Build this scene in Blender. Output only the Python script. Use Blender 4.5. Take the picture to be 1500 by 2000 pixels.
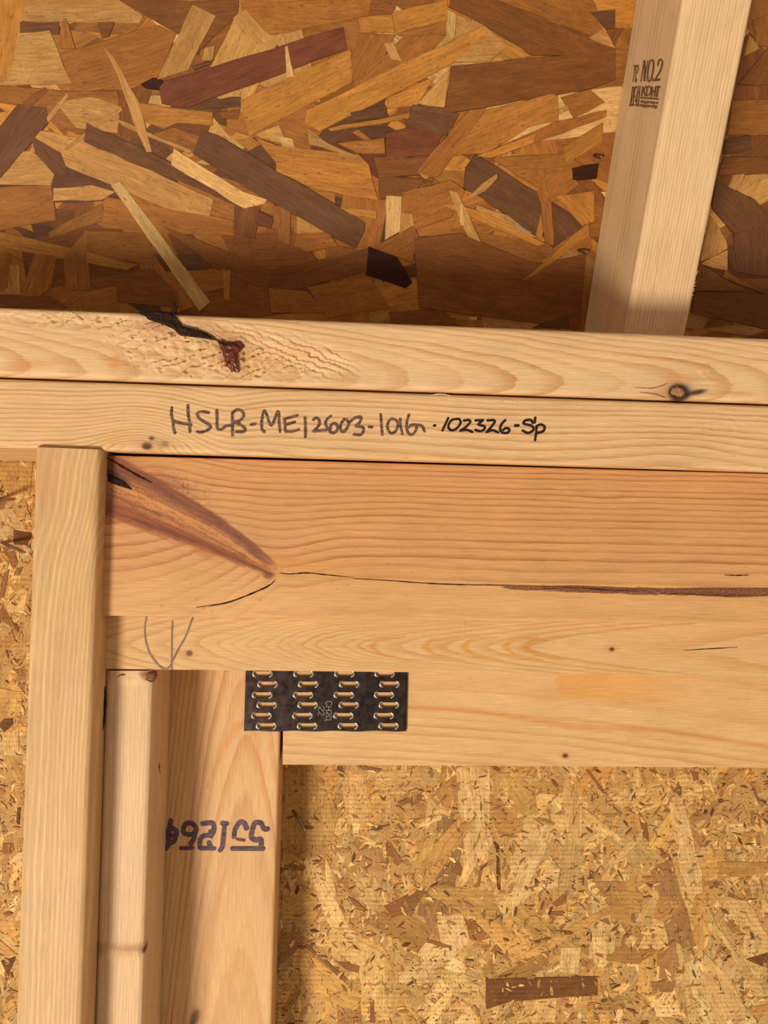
import bpy, bmesh, math, random
import numpy as np
from mathutils import Vector, Matrix

IN = 0.0254
random.seed(11); RNG = np.random.default_rng(11)
for o in list(bpy.data.objects): bpy.data.objects.remove(o)
SC = bpy.context.scene
COL = SC.collection

# ------------------------------------------------------------------ camera
F_PX = 1500.0
YAW, PITCH, ROLL = math.radians(3.7), math.radians(0.4), math.radians(1.6)
CAMH = 68.0                                     # inches above the floor
F0 = Vector((math.sin(YAW), math.cos(YAW), 0)); R0 = Vector((math.cos(YAW), -math.sin(YAW), 0)); Z = Vector((0, 0, 1))
FW = F0 * math.cos(PITCH) + Z * math.sin(PITCH); U0 = -F0 * math.sin(PITCH) + Z * math.cos(PITCH)
CR = R0 * math.cos(ROLL) + U0 * math.sin(ROLL); CU = -R0 * math.sin(ROLL) + U0 * math.cos(ROLL)
CPOS = Vector((0, 0, CAMH))
cd = bpy.data.cameras.new('camera'); cam = bpy.data.objects.new('camera', cd); COL.objects.link(cam)
cd.sensor_fit = 'VERTICAL'; cd.sensor_height = 36; cd.sensor_width = 27; cd.lens = F_PX / 2000 * 36
cd.clip_start = 0.01; cd.clip_end = 50
M = Matrix((CR, CU, -FW)).transposed().to_4x4(); M.translation = CPOS * IN
cam.matrix_world = M; SC.camera = cam

# ------------------------------------------------------------------ world, light, exposure
SC.view_settings.view_transform = 'Standard'; SC.view_settings.look = 'None'
SC.view_settings.gamma = 1; SC.view_settings.exposure = 0.0; SC.view_settings.use_curve_mapping = False
W = bpy.data.worlds.new('world'); SC.world = W; W.use_nodes = True
W.node_tree.nodes['Background'].inputs[0].default_value = (1.0, 0.91, 0.81, 1)
W.node_tree.nodes['Background'].inputs[1].default_value = 0.42
LT = Vector((0.5, 18, CAMH)); LAZ, LEL, LDIST = math.radians(27), math.radians(29), 110.0
LP = LT + LDIST * Vector((-math.sin(LAZ) * math.cos(LEL), -math.cos(LAZ) * math.cos(LEL), -math.sin(LEL)))
ld = bpy.data.lights.new('work_lamp', 'AREA'); ld.shape = 'DISK'; ld.size = 25 * IN; ld.energy = 74; ld.color = (1.0, 0.95, 0.89)
lo = bpy.data.objects.new('work_lamp', ld); COL.objects.link(lo); lo.location = LP * IN
lo.rotation_euler = (LT - LP).to_track_quat('-Z', 'Y').to_euler()

# ------------------------------------------------------------------ helpers: pixels to places
def ray(px, py): return FW + CR * ((px - 750) / F_PX) - CU * ((py - 1000) / F_PX)
def P(px, py, y):
    d = ray(px, py); return CPOS + d * (y / d.y)
def on_plane(px, py, o, n):
    d = ray(px, py); return CPOS + d * ((o - CPOS).dot(n) / d.dot(n))
def proj(p):
    q = p - np.array(CPOS); z = q @ np.array(FW)
    return 750 + F_PX * (q @ np.array(CR)) / z, 1000 - F_PX * (q @ np.array(CU)) / z
def s2l(c):
    return tuple(((v / 255) / 12.92 if v / 255 <= .04045 else ((v / 255 + .055) / 1.055) ** 2.4) for v in c)
def sstep(a, b, x):
    t = np.clip((x - a) / (b - a), 0, 1); return t * t * (3 - 2 * t)
def hash2(i, j, s):
    n = (i.astype(np.int64) * 374761393 + j.astype(np.int64) * 668265263 + s * 1442695041) & 0x7fffffff
    n = ((n ^ (n >> 13)) * 1274126177) & 0x7fffffff
    return ((n ^ (n >> 16)) & 0xffff) / 65535.0
def vnoise(x, y, s=0):
    xi = np.floor(x); yi = np.floor(y); fx = x - xi; fy = y - yi
    fx = fx * fx * (3 - 2 * fx); fy = fy * fy * (3 - 2 * fy)
    a = hash2(xi, yi, s); b = hash2(xi + 1, yi, s); c = hash2(xi, yi + 1, s); d = hash2(xi + 1, yi + 1, s)
    return (a * (1 - fx) + b * fx) * (1 - fy) + (c * (1 - fx) + d * fx) * fy
def fbm(x, y, s=0, o=4):
    t = 0; a = .5
    for k in range(o):
        t = t + a * vnoise(x * 2 ** k + 17.3 * k, y * 2 ** k + 9.1 * k, s + k); a *= .5
    return t / (1 - .5 ** o)

def link(o, parent=None):
    COL.objects.link(o)
    if parent is not None: o.parent = parent
    return o
def tag(o, label=None, cat=None, group=None, kind=None):
    for k, v in (('label', label), ('category', cat), ('group', group), ('kind', kind)):
        if v: o[k] = v
    return o

# ------------------------------------------------------------------ materials
class NT:
    def __init__(s, name):
        s.m = bpy.data.materials.new(name); s.m.use_nodes = True; s.t = s.m.node_tree; s.t.nodes.clear()
        s.out = s.t.nodes.new('ShaderNodeOutputMaterial'); s.b = s.t.nodes.new('ShaderNodeBsdfPrincipled')
        s.t.links.new(s.b.outputs[0], s.out.inputs[0])
    def put(s, sock, v):
        if v is None: return
        if isinstance(v, bpy.types.NodeSocket): s.t.links.new(v, sock)
        elif isinstance(v, (tuple, list)) and len(v) == 3 and sock.type == 'RGBA': sock.default_value = (*v, 1)
        else: sock.default_value = v
    def n(s, typ, ins=(), out=0, **kw):
        nd = s.t.nodes.new('ShaderNode' + typ)
        for k, v in kw.items(): setattr(nd, k, v)
        for i, v in (ins.items() if isinstance(ins, dict) else enumerate(ins)): s.put(nd.inputs[i], v)
        return nd.outputs[out]
    def math(s, op, *a): return s.n('Math', a, operation=op)
    def vmul(s, v, c): return s.n('VectorMath', (v, c), operation='MULTIPLY')
    def noise(s, vec, scale=1, detail=3, rough=.55, dist=0):
        return s.n('TexNoise', {'Vector': vec, 'Scale': scale, 'Detail': detail, 'Roughness': rough, 'Distortion': dist})
    def mix(s, f, a, b, blend='MIX'):
        nd = s.t.nodes.new('ShaderNodeMix'); nd.data_type = 'RGBA'; nd.blend_type = blend
        s.put(nd.inputs[0], f); s.put(nd.inputs[6], a); s.put(nd.inputs[7], b); return nd.outputs[2]
    def ramp(s, f, stops, interp='LINEAR'):
        nd = s.t.nodes.new('ShaderNodeValToRGB'); s.put(nd.inputs[0], f); cr = nd.color_ramp; cr.interpolation = interp
        while len(cr.elements) < len(stops): cr.elements.new(.5)
        for e, (p, c) in zip(cr.elements, stops):
            e.position = p; e.color = (*c, 1) if len(c) == 3 else c
        return nd.outputs[0]
    def mapr(s, v, a, b, c, d):
        return s.n('MapRange', {'Value': v, 'From Min': a, 'From Max': b, 'To Min': c, 'To Max': d})
    def bump(s, h, strength=.5, dist=.0003):
        return s.n('Bump', {'Strength': strength, 'Distance': dist, 'Height': h})
    def set(s, **kw):
        for k, v in kw.items(): s.put(s.b.inputs[k.replace('_', ' ')], v)
        return s.m

def wood(name, early, late, wob=.18, fib=.27, contrast=1.0, prof=((0, 0), (.45, .12), (.8, .8), (.93, 1), (1, 0)), rough=.5, bump=.35):
    t = NT(name)
    uv = t.n('UVMap', uv_map='UVMap')
    ring = t.n('Attribute', attribute_name='ring', out=2)
    st = t.t.nodes.new('ShaderNodeAttribute'); st.attribute_name = 'stain'
    n1 = t.noise(t.vmul(uv, (.5, 4, 1)), 1, 3); n2 = t.noise(t.vmul(uv, (2.2, 22, 1)), 1, 2)
    ph = t.math('ADD', ring, t.math('ADD', t.math('MULTIPLY', t.math('SUBTRACT', n1, .5), wob * 2.2), t.math('MULTIPLY', t.math('SUBTRACT', n2, .5), wob * .9)))
    fr = t.math('FRACT', ph)
    lw = t.ramp(fr, [(p, (v, v, v)) for p, v in prof])
    lown = t.noise(t.vmul(uv, (.35, 1.3, 1)), 1, 2)
    rv = t.t.nodes.new('ShaderNodeTexWhiteNoise'); rv.noise_dimensions = '1D'; t.put(rv.inputs['W'], t.math('FLOOR', ph))
    lw = t.math('MULTIPLY', lw, t.mapr(rv.outputs['Value'], 0, 1, .4, 1.15))
    fac = t.math('MULTIPLY', lw, t.mapr(lown, .25, .75, .5 * contrast, 1.1 * contrast))
    base = t.mix(fac, s2l(early), s2l(late))
    f1 = t.noise(t.vmul(uv, (1.3, 36, 1)), 1, 4, .7)
    f2 = t.noise(t.vmul(uv, (.4, 1.0, 1)), 1, 3)
    v = t.math('MULTIPLY', t.mapr(f1, .25, .75, 1 - fib, 1 + fib * .6), t.mapr(f2, .3, .7, .93, 1.05))
    base = t.mix(1.0, base, t.n('CombineColor', (v, v, v)), 'MULTIPLY')
    pr = t.noise(t.vmul(uv, (5, 48, 1)), 1, 2)
    base = t.mix(t.mapr(pr, .62, .74, 0, .34), base, s2l(tuple(c * .62 for c in late)))
    stc = t.mix(1.0, st.outputs['Color'], t.n('CombineColor', (v, v, v)), 'MULTIPLY')
    base = t.mix(st.outputs['Alpha'], base, stc)
    h = t.math('ADD', t.math('MULTIPLY', lw, .7), t.math('MULTIPLY', f1, .9))
    return t.set(Base_Color=base, Roughness=rough, Specular_IOR_Level=.22, Normal=t.bump(h, bump, .00035))

def plain(name, col, rough=.6, spec=.12, metal=0., var=.25, scale=900, bump=0.3, col2=None):
    t = NT(name); co = t.n('TexCoord', out=3)
    nz = t.noise(co, scale, 4, .6)
    c2 = col2 or tuple(c * (1 - var) for c in col)
    base = t.mix(t.mapr(nz, .35, .65, 0, 1), s2l(col), s2l(c2))
    return t.set(Base_Color=base, Roughness=rough, Specular_IOR_Level=spec, Metallic=metal, Normal=t.bump(nz, bump, .0004))

def strand_mat(name, use_attr=False, imprint=False):
    t = NT(name)
    if use_attr:
        col = t.n('Attribute', attribute_name='tint'); uv = t.n('UVMap', uv_map='UVMap')
    else:
        oi = t.t.nodes.new('ShaderNodeObjectInfo'); col = oi.outputs['Color']
        rv = t.n('CombineXYZ', (t.math('MULTIPLY', oi.outputs['Random'], 40.0), t.math('MULTIPLY', oi.outputs['Random'], 17.0), 0.0))
        uv = t.n('VectorMath', (t.n('VectorMath', (t.n('TexCoord', out=3), (1 / IN, 1 / IN, 0)), operation='MULTIPLY'), rv), operation='ADD')
    f1 = t.noise(t.vmul(uv, (1.8, 20, 1)), 1, 4, .7); f2 = t.noise(t.vmul(uv, (.7, 4, 1)), 1, 3); f3 = t.noise(t.vmul(uv, (1.1, 1.4, 1)), 1, 3)
    v = t.math('MULTIPLY', t.math('MULTIPLY', t.mapr(f1, .25, .75, .66, 1.24), t.mapr(f2, .3, .7, .84, 1.12)), t.mapr(f3, .3, .7, .88, 1.1))
    f4 = t.noise(t.vmul(uv, (7, 60, 1)), 1, 3, .7); v = t.math('MULTIPLY', v, t.mapr(f4, .3, .7, .84, 1.12))
    base = t.mix(1.0, col, t.n('CombineColor', (v, t.math('POWER', v, 1.12), t.math('POWER', v, 1.3))), 'MULTIPLY')
    dash = t.noise(t.vmul(uv, (5.5, 20, 1)), 1, 2)
    base = t.mix(t.mapr(dash, .61, .70, 0, .6), base, s2l((92, 52, 22)))
    h = t.math('ADD', t.math('MULTIPLY', f1, .7), f2)
    strength = .45
    if imprint:                                    # pressed screen pattern of the sheathing's face
        pos = t.n('NewGeometry', out=0); sx = t.t.nodes.new('ShaderNodeSeparateXYZ'); t.t.links.new(pos, sx.inputs[0])
        wv = t.noise(t.n('VectorMath', (pos, (6., 6., 60.)), operation='MULTIPLY'), 1, 2)
        row = t.math('SINE', t.math('ADD', t.math('MULTIPLY', sx.outputs[2], 2 * math.pi / (.128 * IN)), t.math('MULTIPLY', wv, 4.0)))
        dsh = t.math('SINE', t.math('MULTIPLY', sx.outputs[0], 2 * math.pi / (.085 * IN)))
        pat = t.math('MULTIPLY', t.mapr(row, -.2, .8, 0, 1), t.mapr(dsh, -1, 1, .45, 1))
        msk = t.mapr(t.noise(t.n('VectorMath', (pos, (28., 28., 28.)), operation='MULTIPLY'), 1, 3), .36, .6, .15, 1)
        pat = t.math('MULTIPLY', pat, msk)
        base = t.mix(t.math('MULTIPLY', pat, .4), base, s2l((142, 92, 42)))
        mo = t.noise(t.n('VectorMath', (pos, (70., 70., 70.)), operation='MULTIPLY'), 1, 5, .65)
        base = t.mix(t.mapr(mo, .5, .68, 0, .42), base, s2l((148, 98, 48)))
        h = t.math('SUBTRACT', h, t.math('MULTIPLY', pat, .9))
    return t.set(Base_Color=base, Roughness=.6, Specular_IOR_Level=.12, Normal=t.bump(h, strength, .0006))

MT = {}
MT['plate_upper'] = wood('pine_upper_plate', (228, 184, 130), (200, 138, 76), wob=.2, contrast=.9)
MT['plate_lower'] = wood('pine_lower_plate', (228, 182, 126), (188, 130, 70), wob=.25, contrast=.95)
MT['header'] = wood('fir_header', (212, 152, 94), (170, 102, 50), wob=.16, contrast=1.0, bump=.25, prof=((0, 0), (.5, .06), (.8, .75), (.92, 1), (1, 0)))
MT['ledger'] = wood('pine_ledger', (220, 172, 112), (196, 136, 70), wob=.16, contrast=.9)
MT['rail'] = wood('pine_rail', (222, 176, 116), (200, 142, 78), wob=.15, contrast=.8)
MT['king'] = wood('pine_king_stud', (208, 160, 102), (228, 186, 130), wob=.16, contrast=.95, prof=((0, 0), (.35, .05), (.6, .9), (.72, 1), (1, .05)))
MT['jack'] = wood('spruce_jack_stud', (224, 182, 130), (208, 160, 104), wob=.1, contrast=.7, rough=.48)
MT['panel_stud'] = wood('pine_panel_stud', (222, 172, 112), (192, 126, 64), wob=.12, contrast=.9)
MT['rafter'] = wood('spruce_rafter', (230, 190, 138), (198, 146, 90), wob=.15, contrast=.75)
MT['strand_roof'] = strand_mat('roof_strand')
MT['chips_roof'] = strand_mat('roof_chips', True)
MT['strand_wall'] = strand_mat('wall_strand', imprint=True)
MT['chips_wall'] = strand_mat('wall_chips', True, imprint=True)
MT['board_roof'] = plain('roof_board_base', (150, 92, 42), var=.35, scale=250)
MT['board_wall'] = plain('wall_board_base', (206, 156, 88), var=.22, scale=700)
MT['bark'] = plain('bark', (62, 38, 26), var=.6, scale=700, rough=.75, bump=.9, col2=(24, 14, 10))
MT['resin'] = plain('resin', (120, 50, 20), var=.5, scale=500, rough=.3, spec=.35, bump=.6, col2=(70, 26, 12))
MT['knot'] = plain('knot', (184, 134, 88), scale=900, bump=.9, col2=(140, 88, 52))
MT['crack'] = plain('crack', (58, 28, 14), var=.4, rough=.8)
MT['seam'] = plain('bark_seam', (150, 96, 62), rough=.7, scale=700, bump=.9, col2=(112, 68, 42))
MT['splinter'] = plain('splinter', (236, 198, 142), rough=.5)
MT['steel'] = plain('galvanised_steel', (90, 74, 66), rough=.25, metal=1., spec=.5, scale=160, bump=.12, col2=(58, 45, 40))
MT['rim'] = plain('punched_rim', (226, 216, 200), rough=.2, metal=1., spec=.5, scale=300, bump=.02)  # same metal as the sheet, lightened: highlights on the slot ends painted into the colour
MT['nail'] = plain('nail_steel', (170, 160, 138), rough=.28, metal=1., spec=.5, scale=600, bump=.1)
MT['etch'] = plain('etched_marking', (150, 136, 126), rough=.6, metal=.4)
def ink(name, c1, c2, sc):
    t = NT(name); nz = t.noise(t.vmul(t.n('TexCoord', out=3), (1, 1, 4)), sc, 3, .6)
    return t.set(Base_Color=t.mix(t.mapr(nz, .38, .66, 0, 1), s2l(c1), s2l(c2)), Roughness=.6, Specular_IOR_Level=.2)
MT['marker'] = ink('worn_marker', (68, 50, 48), (132, 96, 72), 220)
MT['marker_bold'] = ink('black_marker', (26, 18, 16), (44, 30, 22), 260)
MT['stamp'] = ink('stamp_ink', (100, 66, 42), (134, 90, 56), 400)
MT['dots'] = ink('purple_stamp_ink', (72, 54, 66), (112, 82, 80), 260)
MT['pencil'] = ink('pencil', (120, 96, 74), (150, 118, 86), 300)

# ------------------------------------------------------------------ lumber
def board(name, c, T, mat, phi, stain=None, disp=None, r=.1, step=.034, uvis=None, label=None, cat=None, side=4.0, nside=14, back=Vector((0, 1, 0)), warp=None):
    """c = P00,P10,P01,P11 (inches): u runs P00->P10, v runs P00->P01; T = thickness away from the camera."""
    c = [np.array(v) for v in c]
    L = (np.linalg.norm(c[1] - c[0]) + np.linalg.norm(c[3] - c[2])) / 2; Wd = (np.linalg.norm(c[2] - c[0]) + np.linalg.norm(c[3] - c[1])) / 2
    lo_, hi = uvis if uvis else (0, 1)
    us = np.concatenate([np.linspace(0, lo_, 26)[:-1] if lo_ > 0 else [], np.linspace(lo_, hi, max(8, int(L * (hi - lo_) / step))), np.linspace(hi, 1, 26)[1:] if hi < 1 else []])
    nv = max(8, int((Wd - 2 * r) / step)); sec = []                   # (v, w, front?, unfolded)
    arc = lambda k: (math.sin(k * math.pi / 10), 1 - math.cos(k * math.pi / 10))
    for v in np.linspace(r, Wd - r, nv): sec.append((v, 0, 1, v))
    for k in range(1, 6): sec.append((Wd - r + r * arc(k)[0], r * arc(k)[1], 0, Wd + r * arc(k)[1]))
    for w in np.linspace(r, T - r, nside)[1:]: sec.append((Wd, w, 0, Wd + w))
    for k in range(1, 6): sec.append((Wd - r * arc(k)[1], T - r + r * arc(k)[0], 0, Wd + T))
    sec.append((r, T, 0, -T))
    for k in range(1, 6): sec.append((r - r * arc(k)[0], T - r * arc(k)[1], 0, -T))
    for w in np.linspace(T - r, r, nside)[1:]: sec.append((0, w, 0, -w))
    for k in range(1, 5): sec.append((r * arc(k)[1], r - r * arc(k)[0], 0, -(r - r * arc(k)[0])))
    sec = np.array(sec); m = len(sec); n = len(us)
    Vt = np.repeat(sec[None, :, 0] / Wd, n, 0); Wt = np.repeat(sec[None, :, 1], n, 0); Ut = np.repeat(us[:, None], m, 1); UN = np.repeat(sec[None, :, 3], n, 0); FR = np.repeat(sec[None, :, 2], n, 0)
    bl = lambda U, V: (1 - U)[..., None] * ((1 - V)[..., None] * c[0] + V[..., None] * c[2]) + U[..., None] * ((1 - V)[..., None] * c[1] + V[..., None] * c[3])
    F = bl(Ut, Vt); bk = np.array(back)
    px, py = proj(F)
    X = F + Wt[..., None] * bk
    if disp is not None: X = X - (disp(px, py) * FR)[..., None] * bk
    if warp is not None: X = X + warp(px, py, Ut, Vt, Wt)
    ring = phi(px, py, Ut * L, Vt * Wd, Wt) + Wt * side * 0.5
    st = np.zeros((n, m, 4)) if stain is None else stain(px, py, Wt)
    verts = X.reshape(-1, 3) * IN
    idx = np.arange(n * m).reshape(n, m); a = idx[:-1]; b = idx[1:]; a2 = np.roll(a, -1, 1); b2 = np.roll(b, -1, 1)
    quads = np.stack([a, a2, b2, b], -1).reshape(-1, 4)
    nq = len(quads); nvv = len(verts)
    verts = np.concatenate([verts, verts[:m], verts[-m:]]); ringf = np.concatenate([ring.ravel(), ring[0] + 0, ring[-1] + 0])
    stf = np.concatenate([st.reshape(-1, 4), st[0], st[-1]]); uvf = np.stack([Ut * L, UN], -1).reshape(-1, 2); uvf = np.concatenate([uvf, np.stack([sec[:, 1] * .15, UN[0]], -1), np.stack([sec[:, 1] * .15, UN[0]], -1)])
    me = bpy.data.meshes.new(name)
    loops = np.concatenate([quads.ravel(), nvv + np.arange(m)[::-1], nvv + m + np.arange(m)])
    starts = np.concatenate([np.arange(nq) * 4, [nq * 4, nq * 4 + m]])
    me.vertices.add(len(verts)); me.vertices.foreach_set('co', verts.astype(np.float32).ravel())
    me.loops.add(len(loops)); me.loops.foreach_set('vertex_index', loops.astype(np.int32))
    me.polygons.add(nq + 2); me.polygons.foreach_set('loop_start', starts.astype(np.int32))
    me.update(calc_edges=True)
    # orient outwards
    p0 = me.polygons[(m // 2) * 0 + nv // 2]
    if p0.normal.dot(Vector(bk)) > 0: me.flip_normals()
    me.polygons.foreach_set('use_smooth', np.concatenate([np.ones(nq, bool), [False, False]]))
    at = me.attributes.new('ring', 'FLOAT', 'POINT'); at.data.foreach_set('value', ringf.astype(np.float32))
    at = me.attributes.new('stain', 'FLOAT_COLOR', 'POINT'); at.data.foreach_set('color', stf.astype(np.float32).ravel())
    uvl = me.uv_layers.new(name='UVMap'); li = np.empty(len(loops), np.int32); me.loops.foreach_get('vertex_index', li); uvl.data.foreach_set('uv', uvf[li].astype(np.float32).ravel())
    me.materials.append(mat); me.validate()
    o = link(bpy.data.objects.new(name, me)); tag(o, label, cat)
    return o

def mixstain(spots):
    """spots: functions (px,py)->(alpha,(r,g,b)) painted in order over each other"""
    def f(px, py, w):
        out = np.zeros(px.shape + (4,))
        for fn, col in spots:
            a = np.clip(fn(px, py), 0, 1) * (1 - sstep(.2, .4, w)); c = np.array(s2l(col)); A = out[..., 3]
            na = a + A * (1 - a)
            for k in range(3): out[..., k] = np.where(na > 1e-6, (c[k] * a + out[..., k] * A * (1 - a)) / np.maximum(na, 1e-6), c[k])
            out[..., 3] = na
        return out
    return f
def ell(cx, cy, rx, ry, ang=0, soft=.5, a=1., ns=0.):
    ca, sa = math.cos(math.radians(ang)), math.sin(math.radians(ang))
    def f(x, y):
        dx, dy = x - cx, y - cy; d = np.hypot((dx * ca + dy * sa) / rx, (-dx * sa + dy * ca) / ry)
        if ns: d = d + ns * (fbm(x / 14., y / 10., 5) - .5)
        return a * (1 - sstep(1 - soft, 1 + soft * .4, d))
    return f
def band(pts, w, a=1., soft=.6, ns=0.):
    pts = np.array(pts, float); ws = np.array(w if hasattr(w, '__len__') else [w] * len(pts), float)
    def f(x, y):
        best = np.full(x.shape, 9.)
        for i in range(len(pts) - 1):
            p, q = pts[i], pts[i + 1]; d = q - p; t = np.clip(((x - p[0]) * d[0] + (y - p[1]) * d[1]) / (d @ d), 0, 1)
            dist = np.hypot(x - p[0] - t * d[0], y - p[1] - t * d[1]) / (ws[i] + (ws[i + 1] - ws[i]) * t)
            best = np.minimum(best, dist)
        if ns: best = best + ns * (fbm(x / 16., y / 12., 8) - .5)
        return a * (1 - sstep(1 - soft, 1 + soft * .3, best))
    return f
def around(px, py, kx, ky, R, s):
    """pull sample points so rings flow around a knot"""
    dx, dy = px - kx, py - ky; d = np.hypot(dx * .6, dy) + 1e-6
    return py - dy / d * R * np.exp(-d / s)

Hq = lambda tl, tr, br, bl_, y: (P(*tl, y), P(*tr, y), P(*bl_, y), P(*br, y))
Vq = lambda tl, tr, br, bl_, y: (P(*tl, y), P(*bl_, y), P(*tr, y), P(*br, y))
Y_KING, Y_P1, Y_P2, Y_HEAD, Y_LEDG, Y_JACK, Y_FRAME, Y_OSB = 16.55, 16.62, 16.67, 17.05, 17.4, 17.45, 19.5, 21.4

# upper top plate: arched rings, torn grain, bark pocket, loose knot
def tear_mask(x, y):
    return np.clip(ell(430, 690, 225, 62, 6, .7)(x, y) + .8 * ell(620, 705, 80, 30, 10, .7)(x, y) + .7 * ell(150, 625, 170, 16, 3, .8)(x, y), 0, 1)
def p1_phi(x, y, u, v, w):
    yy = around(x, y, 1328, 765, 26, 40)
    t = (yy - (742 + .03 * (x - 900))) / 58 + .25 * (fbm(x / 160., y / 60., 3) - .5)
    s = x + 190 * t * np.abs(t) ** .9 * np.sign(t) + 40 * (fbm(x / 120., y / 50., 4) - .5)
    return (s - 700) / 105.
def p1_disp(x, y):
    m = tear_mask(x, y)
    f1 = fbm(x / 34., y / 20., 21, 4); f2 = fbm(x / 16., y / 9., 22, 3)
    qa = (.75 * x + 1.0 * y) / 30. + 2.6 * f1 + .6 * f2; qb = (y - .42 * x) / 13. + 1.6 * f1 + .5 * f2
    kk = sstep(-30, 30, (x - 470) * .5 - (y - 665))
    saw = lambda q: q - np.floor(q)
    d = m * (-.125 * (saw(qa) * (1 - kk) + saw(qb) * kk * .7) + .05 * (f1 - .5))
    d += .012 * ell(1375, 735, 32, 30, 0, .8)(x, y) * (fbm(x / 6., y / 6., 31, 2) - .5) * 2
    d -= .05 * ell(1328, 766, 22, 18, 0, .3)(x, y)
    return d - .035 * band([(290, 618), (345, 640), (415, 660), (440, 672)], 12)(x, y)
p1 = board('top_plate', Hq((-420, 581.9), (1920, 677), (1920, 801.8), (-420, 719.2), Y_P1), Y_OSB - Y_P1 - .02, MT['plate_upper'], p1_phi,
    mixstain([(ell(60, 712, 70, 12, -8, .9, .5), (214, 140, 78)), (ell(225, 705, 14, 26, 20, .9, .6), (216, 140, 78)),
              (ell(470, 690, 130, 50, 10, .9, .35), (214, 156, 92)), (ell(300, 640, 60, 22, 25, .9, .5), (186, 128, 82)), (ell(420, 648, 70, 22, 20, .8, .45), (150, 96, 56)),
              (ell(452, 692, 34, 42, 0, .8, .6, .8), (150, 84, 40)), (ell(590, 690, 60, 30, 0, .9, .3), (206, 150, 92)), (ell(1330, 738, 42, 9, 3, .7, .6), (214, 146, 72)),
              (ell(1328, 766, 44, 22, 0, .8, .6), (168, 112, 68)), (ell(1328, 766, 25, 20, 0, .35, .95), (52, 28, 16)), (ell(1362, 766, 22, 6, -12, .6, .9), (56, 30, 18)),
              (ell(1440, 768, 40, 5, 2, .9, .5), (204, 132, 72))]),
    p1_disp, r=.13, step=.024, uvis=(.165, .835), label='upper top plate board with torn grain, dark bark pocket and red resin', cat='lumber')

# lower top plate: fine level grain, twin knots, handwriting
def p2_phi(x, y, u, v, w):
    yy = y + 50 * np.exp(-((x - 275) / 85.) ** 2) * np.exp(-np.abs(868 - y) / 50.) - 14 * np.exp(-((x - 440) / 70.) ** 2)
    yy = yy + 12 * np.exp(-((x - 1320) / 120.) ** 2) * sstep(800, 880, y) + 5 * (fbm(x / 140., y / 60., 6) - .5)
    k = (yy - (737 + .033 * x)) / 138.
    return 15.5 * k - 5.0 * k * k * sstep(250, 650, x) + .2 * np.sin(x / 90.)
p2_disp = lambda x, y: .02 * (fbm(x / 9., y / 7., 12, 3) - .5) * (ell(365, 865, 55, 34, 0, .9)(x, y) + ell(1420, 830, 80, 40, 0, .9)(x, y)) - .02 * ell(287, 872, 10, 8)(x, y)
p2 = board('top_plate', Hq((-420, 724.3), (1920, 806.3), (1920, 934.2), (-420, 860.8), Y_P2), Y_OSB - Y_P2 - .02, MT['plate_lower'], p2_phi,
    mixstain([(ell(225, 858, 40, 22, -20, .9, .4), (222, 162, 84)), (ell(300, 868, 46, 17, 0, .9, .55), (190, 132, 74)), (ell(287, 871, 12, 9, 0, .5, .95), (92, 54, 30)), (ell(296, 856, 7, 5, 0, .5, .9), (96, 60, 34)), (ell(322, 867, 9, 7, 0, .6, .6), (130, 84, 44)),
              (ell(900, 895, 260, 7, 1.5, .9, .35), (206, 140, 68))]),
    p2_disp, r=.1, uvis=(.165, .835), label='lower top plate board with handwritten marker lettering and twin small knots', cat='lumber')

# reddish header on edge with a slanting branch scar
BA, BB = np.array((205., 948.)), np.array((540., 1117.))
def br(x, y):
    d = BB - BA; Ln = np.hypot(*d); t = ((x - BA[0]) * d[0] + (y - BA[1]) * d[1]) / (Ln * Ln); s = ((y - BA[1]) * d[0] - (x - BA[0]) * d[1]) / Ln
    return t, s + 9 * np.sin(t * 3.1) * 1.0
def hd_phi(x, y, u, v, w):
    t, s = br(x, y)
    def Fq(yy):
        k = (yy - 890.) / 330.
        return 36 * k - 15.7 * k * np.abs(k)
    slope = .022 * (x - 750)
    dl = 26 * np.exp(-((x - 545) / 95.) ** 2) * sstep(930, 1090, y) - 26 * np.exp(-((x - 300) / 110.) ** 2) * (1 - sstep(890, 1010, y)) + 9 * (fbm(x / 200., y / 70., 14) - .5)
    up = Fq(y - slope - dl)
    low = (y + .0012 * np.clip(x - 200, 0, None) ** 2 + 7 * (fbm(x / 90., y / 40., 15) - .5)) / 24. - 35.7
    wl = sstep(-6, 6, s) * (1 - sstep(520, 580, x))
    ph = up * (1 - wl) + low * wl
    hw = 40 * np.clip(1 - t, 0, 1) ** .7 + 9
    wb = (1 - sstep(.8, 1.05, np.abs(s) / hw)) * (1 - sstep(.97, 1.03, t))
    return ph * (1 - wb) + (s / 8. + .6 * (fbm(x / 60., y / 30., 17) - .5)) * wb
def brband(lo, hi, a, soft=.25):
    def f(x, y):
        t, s = br(x, y); hw = 42 * np.clip(1 - t, 0, 1) ** .7 + 8; q = s / hw + .34 * (fbm(t * 5., s / 3.2, 19) - .5) + .1 * (fbm(x / 9., y / 7., 18) - .5)
        return a * sstep(lo - soft, lo + soft, q) * (1 - sstep(hi - soft, hi + soft, q)) * (1 - sstep(.93, 1.02, t))
    return f
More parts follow.
